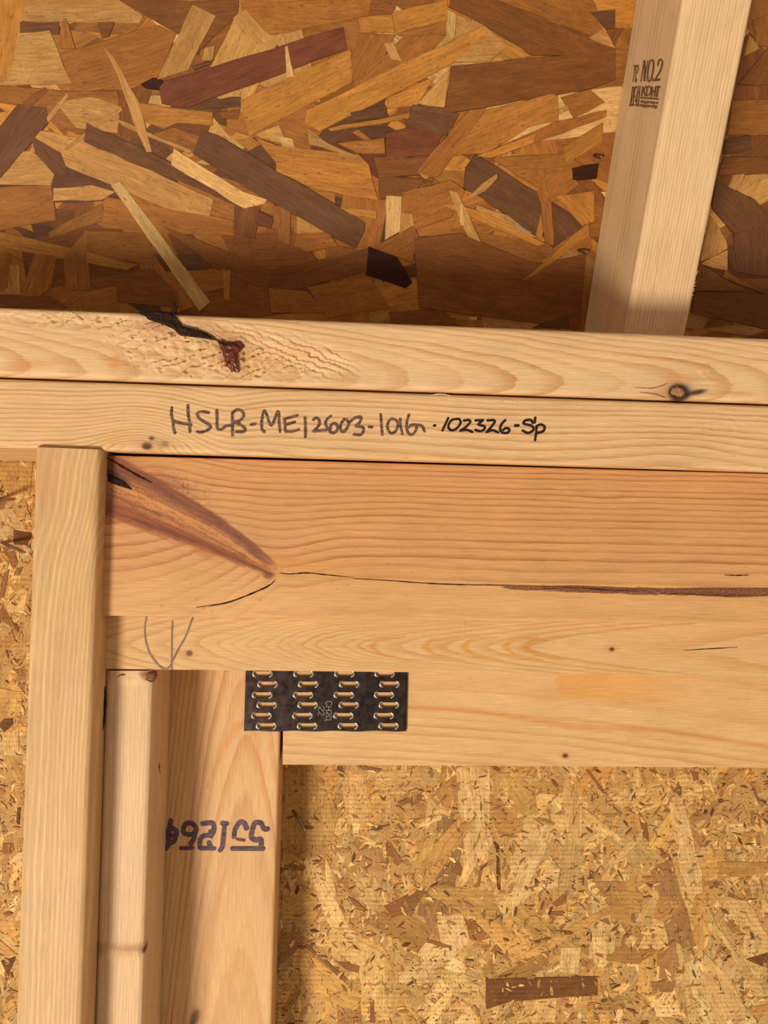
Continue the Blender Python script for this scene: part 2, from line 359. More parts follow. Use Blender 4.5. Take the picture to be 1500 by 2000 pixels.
hd_spots = [(lambda x, y: .75 * sstep(1075, 1190, y - .012 * (x - 750) + 26 * (fbm(x / 150., y / 40., 20) - .5)), (220, 166, 102)),
    (ell(620, 1115, 150, 26, 3, .9, .55), (218, 150, 78)), (ell(230, 925, 110, 60, 20, .9, .45), (180, 104, 64)),
    (brband(-1.1, 1.2, .8), (190, 122, 72)), (brband(-1.25, -.5, .9, .15), (134, 72, 44)), (brband(.5, 1.2, .85, .15), (144, 78, 48)), (brband(-.3, .1, .6, .12), (212, 146, 80)), (brband(.2, .35, .7, .06), (158, 90, 48)), (brband(-.45, -.36, .7, .05), (150, 84, 44)), (brband(-.05, .02, .6, .05), (176, 106, 56)), (brband(-.9, -.8, .7, .05), (104, 54, 34)), (brband(.82, .95, .7, .06), (112, 60, 36)),
    (ell(215, 975, 60, 26, 30, .9, .6), (158, 92, 64)),
    (ell(508, 1088, 34, 9, 33, .7, .75), (128, 70, 36)), (ell(395, 1078, 44, 11, 30, .9, .55), (176, 104, 48)), (ell(524, 1124, 13, 8, 0, .6, .8), (108, 58, 26)), (ell(545, 1095, 50, 16, 10, .9, .45), (206, 128, 60)),
    (ell(226, 932, 34, 12, 32, .5, .95, .5), (66, 44, 24)), (ell(345, 945, 60, 14, 28, .9, .5), (150, 88, 60)), (lambda x, y: ell(372, 955, 62, 20, 30, .8)(x, y) * sstep(.55, .68, fbm(x / 3.2, y / 2.6, 61, 2)) * .6, (104, 58, 40)), (lambda x, y: brband(-1.1, 1.1, 1)(x, y) * sstep(.56, .7, fbm(br(x, y)[0] * 16, br(x, y)[1] / 1.8, 62, 3)) * .5, (112, 62, 34)), (ell(500, 1084, 40, 5, 33, .8, .7, .6), (108, 58, 30))]
for _ in range(26):
    ax = RNG.uniform(210, 1480); ay = RNG.uniform(1085, 1195); hd_spots.append((ell(ax, ay, random.uniform(2, 4), 2.4, 0, .7, .5), (150, 92, 44)))
hd = board('header_beam', Hq((207, 889), (1920, 936.5), (1920, 1224.2), (198, 1203), Y_HEAD), 2.3, MT['header'], hd_phi, mixstain(hd_spots), 
    lambda x, y: .004 * (fbm(x / 20., y / 8., 23) - .5) - .012 * brband(-.6, .6, 1)(x, y), r=.035, uvis=(0, .765), label='reddish header beam with a slanting branch scar and long dark seam', cat='lumber')

# ledger under the header: pointed arches, pencil mark
def lg_phi(x, y, u, v, w):
    yy = around(x, y, 371, 1276, 12, 18)
    t = (yy - (1262 + .008 * (x - 700))) / 45.
    a = 75 + 135 * sstep(620, 820, x); s = x - a * t * t - 60 * np.abs(t) + 26 * (fbm(x / 60., y / 26., 25) - .5) * (1 - .5 * sstep(650, 750, x))
    G = lambda q: np.interp(q, [-900, 200, 420, 700, 1040, 1500, 2600], [-30, -7, -3.5, 7.0, 11.0, 12.4, 16.0])
    return G(s)
lg = board('ledger_board', Hq((207.5, 1199.5), (1920, 1220), (1920, 1325.5), (206, 1307.5), Y_LEDG), 2.02, MT['ledger'], lg_phi,
    mixstain([(ell(371, 1276, 24, 15, 0, .9, .5), (204, 148, 84)), (ell(370, 1276, 8, 7, 0, .45, .95), (112, 70, 46)), (ell(1195, 1268, 18, 9, 0, .9, .5), (204, 142, 80)), (ell(1195, 1268, 6.5, 5, 0, .5, .95), (82, 48, 28))]
      + [(band([(x0 + 70, 1244), (x0 + 18, 1250), (x0 + 3, 1263), (x0 + 22, 1278), (x0 + 80, 1290)], [2, 5, 8, 4, 2], .8, .9), (206, 140, 64)) for x0 in (722, 826, 902, 982, 1022)]),
    None, r=.05, uvis=(0, .765), label='pale ledger board under the header with pencil arc and pointed grain arches', cat='lumber')

# king stud
def kg_phi(x, y, u, v, w):
    yy = y - 870
    xs = x + .035 * yy - 58 * np.exp(-yy / 175.) - 14 * np.exp(-((yy - 120) / 80.) ** 2) + 8 * (fbm(x / 30., y / 190., 27) - .5)
    k = (xs - 60) / 140.
    return 8 * k + 5.5 * k * k
kg = board('king_stud', Vq((68, 873), (196, 878), (140.8, 2600), (8.2, 2600), Y_KING), Y_OSB - Y_KING - .02, MT['king'], kg_phi,
    mixstain([(ell(88, 930, 26, 110, 6, .8, .5), (206, 146, 100)), (ell(182, 960, 14, 90, 0, .9, .4), (202, 150, 84)), (ell(40, 1180, 10, 330, 2, .9, .35), (214, 156, 108))]),
    None, r=.13, uvis=(0, .68), label='wide king stud standing left of the reddish header beam', cat='lumber', side=3)

# jack stud with a swollen knot ring
def jk_phi(x, y, u, v, w):
    return (x + .032 * (y - 1310)) / 6.5 + .7 * (fbm(x / 20., y / 120., 29) - .5) + .7 * np.exp(-((y - 1855) / 14.) ** 2)
def jk_disp(x, y):
    n = fbm(x / 24., y / 10., 33)
    return .05 * np.exp(-((y - 1858 - 4 * (n - .5)) / 12.) ** 2) + .05 * (1 - sstep(1316, 1338, y + 14 * (n - .5))) + .006 * (fbm(x / 5., y / 40., 35) - .5)
jk = board('jack_stud', Vq((206.5, 1309.5), (299, 1309.5), (258.3, 2600), (165, 2600), Y_JACK), 2.03, MT['jack'], jk_phi,
    mixstain([(band([(185, 1850), (240, 1856), (292, 1848)], [13, 13, 9], .5, .8, .5), (190, 132, 80)), (ell(283, 1857, 7, 9, 20, .5, .95), (96, 54, 32)), (ell(290, 1318, 18, 12, 20, .6, .85, .6), (136, 76, 46)), (ell(230, 1318, 50, 10, 5, .7, .5), (206, 152, 96)),
              (ell(252, 1560, 26, 240, 2, .9, .3), (230, 192, 140))]),
    jk_disp, r=.11, uvis=(0, .57), label='narrow recessed jack stud with a swollen knot ring beside the king stud', cat='lumber', side=3)

# prefabricated panel: stud and rail joined by the toothed plate
def ps_phi(x, y, u, v, w):
    xx = x + .032 * (y - 1430); t = (xx - 482) / 58.
    s = (y - 1425) - 150 * t * t - 25 * np.abs(t) + 30 * (fbm(x / 40., y / 160., 37) - .5)
    return -np.interp(s, [-2600, -900, -300, 0, 120, 600, 1400], [-22, -8.5, -3.3, -1.05, 0, 1.6, 3.0])
ps = board('panel_stud', Vq((284, 1240), (553, 1240), (512, 2600), (243, 2600), Y_FRAME), Y_OSB - Y_FRAME - .04, MT['panel_stud'], ps_phi,
    mixstain([(band([(404, 1540), (436, 1460), (462, 1418), (484, 1412), (500, 1440), (516, 1560)], [4, 9, 12, 11, 6, 3], .6, .9), (214, 142, 70)), (ell(380, 1990, 10, 26, 20, .6, .9, .4), (90, 56, 30)), (ell(535, 1500, 9, 24, 0, .9, .5), (206, 142, 84)),
              (band([(395, 1990), (420, 1780), (440, 1700)], [14, 8, 2], .4, .9), (198, 132, 70))]),
    None, r=.08, uvis=(0, .57), label='wide panel stud with upside down purple digits behind the jack stud', cat='lumber')
def rl_phi(x, y, u, v, w):
    yy = around(x, y, 1104, 1476, 12, 16)
    c = 1372 + .00006 * np.clip(x - 700, 0, None) ** 2 + .052 * (x - 797) + 6 * (fbm(x / 160., y / 50., 39) - .5)
    d = yy - c
    return np.where(d > 0, d / 17., d / 75.) + .3
rl = board('panel_rail', Hq((554.5, 1238), (1920, 1247), (1920, 1503), (552, 1494), Y_FRAME), Y_OSB - Y_FRAME - .04, MT['rail'], rl_phi,
    mixstain([(band([(797, 1381), (900, 1386), (1010, 1400), (1115, 1418), (1290, 1427), (1400, 1443), (1520, 1463)], [5, 7, 7, 8, 6, 6, 5], .6, .8), (208, 136, 70)),
              (lambda x, y: .75 * sstep(1082, 1092, x + 26 * (fbm(x / 30., y / 9., 41) - .5)) * (1 - sstep(1357, 1365, y - .06 * (x - 1090))) * (1 - sstep(1150, 1420, x)), (220, 156, 78)),
              (ell(1104, 1476, 15, 9, 0, .8, .5), (196, 138, 80)), (ell(1104, 1476, 7, 5.5, 0, .5, .95), (92, 54, 34))]),
    None, r=.04, uvis=(0, .7), label='horizontal panel rail above the sheathing, held by the toothed steel plate', cat='lumber')

# rafter, coming down steeply on to the plates
RA, RB = P(1281, 645, 19.0), P(1404, 0, 16.35)
RN = Vector((1, 0, 0)).cross(Vector((0, RB.y - RA.y, RB.z - RA.z))).normalized()
rp = lambda x, y: on_plane(x, y, RA, RN)
RT = 3.72
def rf_phi(x, y, u, v, w):
    a = v * 13 + .8 * (fbm(u * .6, v * 3, 43) - .5)
    b = w * 2.1 + .7 * np.sin(w * 3.4 + 1) + .5 * (fbm(u * .25, w * 1.5, 44) - .5) + 1.2 * np.exp(-((w - 2.3) / .55) ** 2) * sstep(13, 18, u)
    k = sstep(.0, .25, w)
    return a * (1 - k) + b * k
rf = board('rafter', (rp(1423, -500), rp(1213.2, 690), rp(1573.5, -500), rp(1331.9, 690)), RT, MT['rafter'], rf_phi,
    mixstain([(ell(1380, 300, 30, 300, -10, .9, .3), (234, 196, 142))]),
    lambda x, y: .005 * (fbm(x / 10., y / 30., 46) - .5), r=.12, uvis=(.3, 1), label='pale rafter with black grade stamp standing on the upper top plate', cat='lumber', side=0, nside=60)

# ------------------------------------------------------------------ oriented strand board
class Plane:
    def __init__(s, o, ex, n):
        s.o, s.ex, s.n = o, ex.normalized(), n.normalized(); s.ey = s.n.cross(s.ex)
    def at(s, px, py):
        q = on_plane(px, py, s.o, s.n) - s.o; return (q.dot(s.ex), q.dot(s.ey))
    def mat(s, a, b, th):
        x = s.ex * math.cos(th) + s.ey * math.sin(th); y = s.n.cross(x)
        m = Matrix((x, y, s.n)).transposed().to_4x4(); m.translation = (s.o + s.ex * a + s.ey * b) * IN; return m
nroof = RN if RN.y < 0 else -RN
ROOF = Plane(P(750, 300, 20) * 0 + RA + Vector((0, RT + .03, 0)), Vector((1, 0, 0)), nroof)
WALL = Plane(Vector((0, Y_OSB, CAMH)), Vector((1, 0, 0)), Vector((0, -1, 0)))

def slab(name, pl, x0, x1, y0, y1, t, mat):
    bm = bmesh.new(); bmesh.ops.create_cube(bm, size=1)
    for v in bm.verts: v.co = Vector(((x0 + x1) / 2 + v.co.x * (x1 - x0), (y0 + y1) / 2 + v.co.y * (y1 - y0), -t / 2 + v.co.z * t)) * IN
    me = bpy.data.meshes.new(name); bm.to_mesh(me); bm.free(); me.materials.append(mat)
    o = link(bpy.data.objects.new(name, me)); o.matrix_world = pl.mat(0, 0, 0); return o
ra, rb = ROOF.at(-350, 0), ROOF.at(1850, 0); rlow = ROOF.at(750, 760)[1]; rhigh = ROOF.at(750, -380)[1]
ceil = slab('ceiling', ROOF, ra[0], rb[0], rlow, rhigh, .45, MT['board_roof'])
tag(ceil, 'steep roof sheathing of large dark brown and golden wood strands', 'sheathing', kind='structure')
wa, wb = WALL.at(-330, 1500), WALL.at(1830, 1500); wtop = P(300, 612, Y_P1).z - CAMH - .2; wbot = WALL.at(750, 2350)[1]
wall = slab('wall_back', WALL, wa[0], wb[0], wbot, wtop, .45, MT['board_wall'])
tag(wall, 'pale wall sheathing of fine pressed strands behind the studs', 'sheathing', kind='structure')

def roughen(poly, st, amp):
    out = []
    for i in range(len(poly)):
        p, q = np.array(poly[i]), np.array(poly[(i + 1) % len(poly)]); L = np.hypot(*(q - p)); k = max(1, min(5, int(L / st)))
        nn = np.array((-(q - p)[1], (q - p)[0])) / max(L, 1e-6)
        for j in range(k): out.append(p + (q - p) * (j / k) + (nn * random.uniform(-amp, amp) if j else 0))
    return out
def prism_mesh(name, poly, h, mat):
    n = len(poly); A = np.array(poly); e = np.roll(A, -1, 0) - np.roll(A, 1, 0); e /= np.maximum(np.hypot(e[:, 0], e[:, 1]), 1e-6)[:, None]
    Bq = A + np.stack([e[:, 1], -e[:, 0]], 1) * min(.022, h * .8)             # slightly splayed cut edges
    v = [(p[0] * IN, p[1] * IN, h * IN) for p in poly] + [(p[0] * IN, p[1] * IN, 0) for p in Bq]
    f = [tuple(range(n))] + [(i, i + n, (i + 1) % n + n, (i + 1) % n) for i in range(n)]
    me = bpy.data.meshes.new(name); me.from_pydata(v, [], f); me.materials.append(mat); return me
def area(p): return .5 * sum(p[i][0] * p[(i + 1) % len(p)][1] - p[(i + 1) % len(p)][0] * p[i][1] for i in range(len(p)))
def traced(parent, pl, poly_px, col, h, mat, ang=None):
    pts = [pl.at(*p) for p in poly_px]
    if area(pts) < 0: pts = pts[::-1]
    A = np.array(pts); c = A.mean(0)
    if ang is None:
        best = None
        for k in range(36):
            th = k * math.pi / 36; u = (A - c) @ np.array((math.cos(th), math.sin(th))); v = (A - c) @ np.array((-math.sin(th), math.cos(th)))
            sc = (v.max() - v.min()); best = (sc, th) if best is None or sc < best[0] else best
        ang = best[1]
    R = np.array(((math.cos(ang), math.sin(ang)), (-math.sin(ang), math.cos(ang))))
    loc = [tuple(R @ (np.array(p) - c)) for p in roughen(pts, .35, .02)]
    o = bpy.data.objects.new('strand', prism_mesh('strand', loc, h, mat)); link(o, parent)
    o.matrix_parent_inverse = Matrix(); o.matrix_local = pl.mat(0, 0, 0).inverted() @ pl.mat(c[0], c[1], ang)
    o.color = (*s2l(col), 1); return o
def jit(c, a=.1):
    k = 1 + random.uniform(-a, a); return tuple(min(255, max(0, v * k * (1 + random.uniform(-.012, .012)))) for v in c)
def random_shape(L, Wd):
    a = random.uniform(-.35, .35) * Wd; b = random.uniform(-.35, .35) * Wd
    return roughen([(-L / 2 + a, -Wd / 2), (L / 2 + b, -Wd / 2 * random.uniform(.75, 1.1)), (L / 2 - b, Wd / 2 * random.uniform(.6, 1.1)), (-L / 2 - a, Wd / 2)], .3, .025)

def chips(name, parent, pl, rect, n, size, cols, ang, mat, hr):
    V, F, tint, uv = [], [], [], []
    for i in range(n):
        a, b = random.uniform(rect[0], rect[1]), random.uniform(rect[2], rect[3]); L = size(); Wd = L * random.uniform(.1, .42); th = ang(); h = random.uniform(*hr)
        k = random.choice((4, 5, 6)); col = s2l(jit(random.choices(cols[0], cols[1])[0], .16)); ou, ov = random.uniform(0, 50), random.uniform(0, 50)
        base = len(V); pts = []
        for j in range(k):
            t = 2 * math.pi * (j + random.uniform(-.3, .3)) / k; x, y = math.cos(t) * L / 2 * random.uniform(.8, 1.1), math.sin(t) * Wd / 2 * random.uniform(.7, 1.2); pts.append((x, y))
        for z in (h, 0):
            for x, y in pts:
                V.append(((a + x * math.cos(th) - y * math.sin(th)) * IN, (b + x * math.sin(th) + y * math.cos(th)) * IN, z * IN)); tint.append((*col, 1)); uv.append((x + ou, y + ov))
        F.append(tuple(range(base, base + k))); F += [(base + j, base + j + k, base + (j + 1) % k + k, base + (j + 1) % k) for j in range(k)]
    me = bpy.data.meshes.new(name); me.from_pydata(V, [], F); me.materials.append(mat)
    at = me.attributes.new('tint', 'FLOAT_COLOR', 'POINT'); at.data.foreach_set('color', np.array(tint, np.float32).ravel())
    ul = me.uv_layers.new(name='UVMap'); li = np.empty(len(me.loops), np.int32); me.loops.foreach_get('vertex_index', li); ul.data.foreach_set('uv', np.array(uv, np.float32)[li].ravel())
    o = link(bpy.data.objects.new(name, me), parent); o.matrix_parent_inverse = Matrix(); tag(o, kind='stuff'); return o

PAL = dict(L=(188, 134, 70), G=(180, 118, 48), O=(156, 97, 41), B=(130, 78, 35), D=(108, 69, 40), R=(116, 63, 36), P=(212, 164, 98), X=(58, 28, 12), S=(140, 128, 120))
ROOF_TR = '''
G 0,0 52,0 20,153 0,148|L 52,0 232,0 280,32 272,45 42,42|D 40,44 116,43 116,66 40,66|B 235,0 467,0 467,25 395,95 345,65|O 470,0 725,0 720,30 595,55 530,70 470,25
L 455,35 480,20 535,80 490,90|O 120,105 310,50 345,67 310,150 260,172 140,178|L 37,65 97,60 140,163 0,165 20,150|O 120,44 130,35 147,95 118,95|B 190,44 225,43 212,72 200,74
O 0,168 140,180 230,178 235,240 150,262 60,205 0,200|L 110,200 180,190 235,208 230,260 150,250|G 270,202 415,220 415,245 345,240 320,252 280,235|B 320,252 350,240 410,245 395,285 340,300 300,262
O 300,262 340,250 400,270 395,300 345,292|L 75,255 165,272 417,390 405,442 240,370 60,295|L 0,300 60,295 110,330 100,362 0,360|O 0,367 100,362 110,430 0,450|L 105,368 180,362 225,375 200,390 105,392
O 95,455 200,398 205,430 100,465|O 205,385 455,430 457,460 330,455 200,445|B 458,400 508,405 497,466 460,455|R 505,410 535,425 530,445 500,440
O 165,450 320,457 350,500 300,517 165,500|G 0,452 270,517 250,527 0,482|O 0,495 22,497 15,560 0,570|O 40,577 70,495 112,500 100,560 75,582|O 125,502 170,452 168,480 178,565 130,565|D 300,495 415,500 435,522 325,530
B 315,440 380,465 530,530 525,560 500,557 425,525|O 340,515 380,540 440,525 445,560 380,575 345,560|B 230,540 300,525 345,570 350,600 230,590|B 0,575 100,580 130,600 0,600
D 62,265 120,300 135,340 110,345 70,300|D 0,250 35,205 92,210 95,240 0,350|B 45,200 88,172 95,178 55,215
L 125,292 237,207 240,215 130,295|L 92,230 132,182 135,188 95,240|L 225,230 375,295 370,300 240,245|D 170,240 300,300 470,395 472,405 380,365 280,327 165,277|L 202,90 220,108 272,200 297,297 287,297 260,235 230,145
X 275,165 300,152 318,158 312,175 285,172|D 375,130 420,117 405,128 380,137|L 400,95 420,90 415,118 395,118|L 377,10 422,32 368,137 308,156|D 395,205 450,190 470,190 470,210 400,212
R 312,172 320,160 670,54 677,97 370,209 317,202|G 470,197 685,97 687,160 487,267|P 557,92 562,90 575,150 560,152|B 430,220 470,212 465,232 435,232
G 500,268 540,285 700,302 720,322 620,330 540,318|L 500,262 545,245 560,280 510,270|P 545,265 572,272 575,288 552,285|L 600,250 640,280 700,305 690,310 610,278
L 580,420 610,428 640,455 580,455|G 620,400 735,412 735,428 660,415|G 540,300 720,322 738,390 620,370 540,335|O 580,455 640,452 660,480 600,492 575,480|O 535,400 568,410 567,478 545,472 535,430
O 635,480 690,485 690,520 640,510|P 340,290 475,375 522,390 517,397 477,407 335,322|D 395,255 425,265 712,435 712,450 695,484 675,475 540,400 377,300|P 217,362 237,355 410,590 390,607
B 530,530 720,485 727,525 560,570 525,560|O 525,562 600,570 640,610 530,610|G 435,530 450,528 448,585 438,585|O 600,560 720,540 760,600 640,620
G 766,26 872,0 876,40 772,66|O 772,66 868,42 870,68 780,70|G 700,36 766,30 770,64 704,64|O 686,120 704,66 772,68 748,116 688,160|O 690,160 750,112 790,70 870,70 800,150 700,180
B 880,0 968,0 1200,96 1200,108 1040,108 944,48 876,14|O 968,0 1156,0 1180,56 1160,72|D 1150,24 1200,20 1200,56 1180,56|G 948,58 1000,90 1036,110 985,118 960,80|L 1150,75 1180,55 1200,95
P 874,20 890,28 888,70 882,80 874,60|L 932,56 948,52 986,92 956,120 888,122 912,88|L 750,86 768,84 784,120 764,116|L 816,202 876,136 868,210|G 760,190 850,150 815,205 755,212
G 600,216 940,52 948,66 890,120 624,256 595,240|D 684,220 752,206 758,230 690,236|G 640,252 800,220 798,232 648,256|L 600,258 640,280 700,308 660,296 605,282
O 660,280 750,270 752,300 700,300|R 754,260 800,250 864,262 844,304 754,308|B 730,308 860,308 840,340 740,345|D 806,204 868,212 896,224 872,264 792,248|B 880,130 1200,98 1200,156 1140,176 932,212 868,222
G 948,216 1076,184 1088,188 1090,236 1032,248 948,300 884,302|L 1090,215 1128,198 1132,204 1092,222|O 1095,190 1150,175 1180,200 1120,230|O 950,300 1080,240 1184,216 1182,228 1040,280
G 930,305 1045,262 1040,280 960,308|O 816,332 916,216 948,212 932,236 856,344 824,348|L 814,335 838,346 830,350|B 740,345 830,350 800,385 742,390
O 788,376 880,352 908,372 880,424 812,448 780,416|O 960,310 1110,300 1140,330 1060,372|G 1100,288 1176,240 1176,280 1104,320|O 1050,372 1110,330 1130,360 1090,390 1060,400
G 1084,384 1160,372 1160,432 1136,440|X 1116,328 1168,320 1164,348 1118,352|D 928,302 1048,376 1056,408 1044,460 940,384 906,368 910,328|L 930,400 990,420 1050,465 1000,455 930,420|D 1076,394 1112,416 1136,444 1080,484 1060,460
G 864,400 888,400 960,420 1064,476 1048,480|L 876,372 892,376 940,476 916,466|P 896,400 902,398 906,440 900,440|L 906,394 940,360 970,340 970,348 948,372|O 1048,332 1060,332 1076,400 1080,480 1064,472
S 1004,434 1040,456 1016,448|P 754,382 784,384 780,452 752,468|L 782,416 804,418 808,440 780,456|O 728,484 808,442 816,460 804,512 772,500
B 808,464 900,456 1044,516 1144,496 1130,640 820,600|X 720,482 772,500 804,552 792,562 760,550 716,536|G 1020,548 1148,436 1150,460 1044,536|D 1040,640 1108,612 1112,640|B 760,610 860,605 900,640 770,640
O 1469,40 1500,30 1500,92 1475,89|L 1452,110 1462,69 1482,96|B 1440,165 1500,92 1500,165|O 1429,198 1500,195 1500,264 1419,264|B 1412,307 1500,307 1500,340 1402,342|D 1416,274 1465,264 1465,292 1412,302
L 1420,370 1430,342 1452,340 1440,372|L 1438,375 1455,342 1495,340 1465,385|D 1396,353 1472,390 1500,422 1500,440 1432,456 1389,406|L 1386,422 1416,469 1419,485 1366,511|L 1366,515 1419,488 1419,528
B 1363,515 1455,568 1356,568|D 1431,457 1500,439 1500,541 1439,531|B 1356,569 1500,574 1500,643 1350,610|O 1409,541 1416,528 1495,574|L 1380,644 1439,634 1492,644 1462,654|D 1418,480 1432,486 1438,530 1424,524
'''
WPAL = dict(P=(218, 172, 102), Q=(228, 184, 116), G=(210, 158, 84), O=(194, 140, 74), B=(152, 99, 53), D=(112, 69, 36), S=(178, 128, 76), X=(104, 82, 52))
def zm(ox, oy, s, txt): return '\n'.join('|'.join(t.split()[0] + ' ' + ' '.join('%.1f,%.1f' % (ox + float(p.split(',')[0]) / s, oy + float(p.split(',')[1]) / s) for p in t.split()[1:]) for t in ln.split('|')) for ln in txt.strip().split('\n'))
WALL_TR = zm(520, 1450, 3, '''
G 90,150 300,140 360,310 400,480 380,640 100,720|P 430,190 590,180 600,480 480,470|Q 1110,140 1310,140 1310,620 1190,740 1130,400|G 100,850 290,860 300,1040 90,1040|P 640,170 900,150 900,280 720,330 640,300
G 880,590 1040,500 1000,700 880,800|P 490,780 640,790 690,940 600,990|G 960,830 1350,880 1400,1070 1150,1000 950,890|Q 1000,1010 1150,1000 1190,1160 1060,1300 1020,1150|G 200,1200 560,1480 530,1560 350,1550 200,1380
P 1000,1310 1290,1400 1280,1550 1100,1480|G 1360,180 1500,170 1500,400 1420,300|O 1340,480 1500,440 1500,530 1360,540|P 350,1080 520,1100 560,1300 360,1250|P 650,1400 780,1380 760,1600 640,1640|S 560,620 680,620 690,760 560,740
B 690,960 880,860 930,880 850,1000 740,1020|G 1130,430 1210,490 1100,640 940,870 870,790 940,660|B 1040,740 1110,670 1150,740 1140,780|O 1020,270 1080,260 1120,380 1050,400|B 700,590 730,590 800,700 770,720 710,680|B 940,1150 1090,1190 1080,1210 940,1170
B 220,1190 240,1180 480,1390 460,1400|B 610,1520 630,1520 635,1640 610,1640|O 400,615 500,625 480,650 400,640|X 1035,870 1050,862 1080,895 1065,905|X 415,140 445,140 455,205 435,200|P 1330,880 1480,660 1500,900 1400,1050|S 940,1100 980,950 1020,920 960,1120|B 400,1280 550,1310 540,1350 470,1330
B 580,140 680,155 660,170|D 1345,600 1360,600 1375,870 1355,860|B 770,350 830,325 835,350 790,370|B 845,380 910,290 900,340|B 1230,850 1250,750 1270,720 1250,840|B 480,900 520,920 600,990 510,950''') + '\n' + zm(1000, 1450, 3, '''
P 310,170 410,380 400,600 330,570 290,400|Q 0,800 90,520 230,470 190,650 60,900 0,1020|P 420,380 640,560 640,600 430,430|O 560,860 760,880 770,930 720,1060 580,1060|P 560,690 750,530 760,560 580,740|G 80,1230 560,960 570,1000 200,1220
Q 470,1140 560,1130 550,1290 480,1290|O 840,900 930,900 1000,960 880,1050 830,1030|Q 940,280 1000,330 1110,760 1110,880 1050,900 990,760 920,380|P 1150,960 1190,1060 1480,1450 1430,1480 1260,1200 1110,960|P 960,1170 985,1180 1100,1640 1040,1640 1000,1400
S 870,1270 940,1170 975,1270 950,1400 860,1380|S 810,1400 960,1400 940,1460 820,1460|D 1370,1270 1500,1230 1500,1330|O 1300,1580 1500,1530 1500,1600 1320,1610|O 1200,700 1500,700 1500,760 1220,800|P 740,1040 850,860 860,900 800,1070|G 0,210 120,290 160,420 60,430 0,330
B 430,160 450,160 560,310 530,290|B 550,340 640,410 630,415|B 235,945 320,870 320,940 260,960|B 220,990 300,985 300,1030 220,1030|Q 300,985 385,1000 340,1020|B 160,1100 340,1100 330,1112|X 460,750 480,760 465,810 450,800|X 540,880 580,830 570,870|B 740,400 790,480 800,580 770,550
B 1275,915 1350,960 1340,970|X 1180,820 1200,820 1205,850 1190,850|B 1050,170 1090,175 1090,220 1065,225|D 1230,240 1250,235 1245,265|B 700,1000 720,1000 720,1060 695,1040|D 120,1170 170,1150 160,1175|B 510,1040 560,1030 575,1070|P 100,1380 260,1500 250,1640 40,1640|B 1250,1540 1265,1530 1260,1610
P 1250,900 1380,930 1500,1130 1500,1200 1330,1100|Q 290,1200 400,1200 390,1360 280,1340|P 1090,1200 1250,1350 1400,1600 1180,1640|D -155,1388 500,1370 500,1480 0,1512 -150,1560''') + '\n' + zm(0, 850, 5.715, '''
G 0,300 370,290 340,640 150,660 0,500|P 30,1900 200,1700 310,1720 280,1950 60,2000|D 150,1060 350,1090 340,1260 280,1220 160,1220|B 30,1250 150,1260 200,1420 150,1500 100,1400|B 50,1540 100,1500 40,1800 0,1830|B 180,1500 260,1470 220,1540|S 0,1550 40,1600 0,1700|B 0,690 60,740 40,820 0,830''') + '\n' + zm(0, 1180, 2.44, '''
B 0,0 20,0 66,95 54,105 0,73|O 0,195 60,135 75,180 10,215|D 0,580 0,570 20,548 62,545 60,572 20,610|D 5,1700 75,1680 40,1770|D 50,270 110,262 105,285 60,285|B 62,310 90,310 85,330|G 0,400 110,420 100,520 0,540|P 20,640 90,580 90,700 10,700|D 85,970 97,970 90,1050 80,1040|G 0,1600 70,1660 10,1690|B 15,1140 55,1140 50,1190 15,1190''')

def parse(txt, pal):
    for ln in txt.strip().split('\n'):
        for t in ln.split('|'):
            w = t.split(); yield pal[w[0]], [tuple(map(float, p.split(','))) for p in w[1:]]

# roof: random strands first (shared meshes), then the traced ones, then small chips
rtr = list(parse(ROOF_TR, PAL)); wtr = list(parse(WALL_TR, WPAL))
def scatter(parent, pl, rect, n, shapes, mat, cols, ang):
    ms = [prism_mesh('strand', s, h, mat) for s, h in shapes]
    inv = pl.mat(0, 0, 0).inverted()
    for i in range(n):
        a, b = random.uniform(rect[0], rect[1]), random.uniform(rect[2], rect[3])
        o = bpy.data.objects.new('strand', ms[i % len(ms)]); link(o, parent)
        o.matrix_local = inv @ pl.mat(a, b, ang()) @ Matrix.Scale(random.uniform(.9, 1.1), 4, (1, 0, 0)) @ Matrix.Scale(random.uniform(.7, 1.3), 4, (0, 0, 1))
        o.color = (*s2l(jit(random.choices(cols[0], cols[1])[0], .1)), 1)
RR = (ra[0], rb[0], rlow, rhigh)
rsh = [(random_shape(random.uniform(2.2, 6), random.uniform(.7, 1.5)), random.uniform(.006, .022)) for _ in range(40)]
rang = lambda: random.gauss(0, .55) if random.random() < .8 else random.uniform(-1.57, 1.57)
chips('strand_pieces', ceil, ROOF, RR, 1500, lambda: random.choice((.5, 1, 1.6, 2.6, 4)), (list(PAL.values())[:7], (3, 5, 6, 4, 1, .6, 1.5)), rang, MT['chips_roof'], (.001, .0055))
scatter(ceil, ROOF, RR, 300 - len(rtr), rsh, MT['strand_roof'], (list(PAL.values())[:7], (2, 4, 6, 4, 1, .6, .7)), rang)
for i, (c, p) in enumerate(rtr): traced(ceil, ROOF, p, jit(c, .06), .030 + i * .0003, MT['strand_roof'])
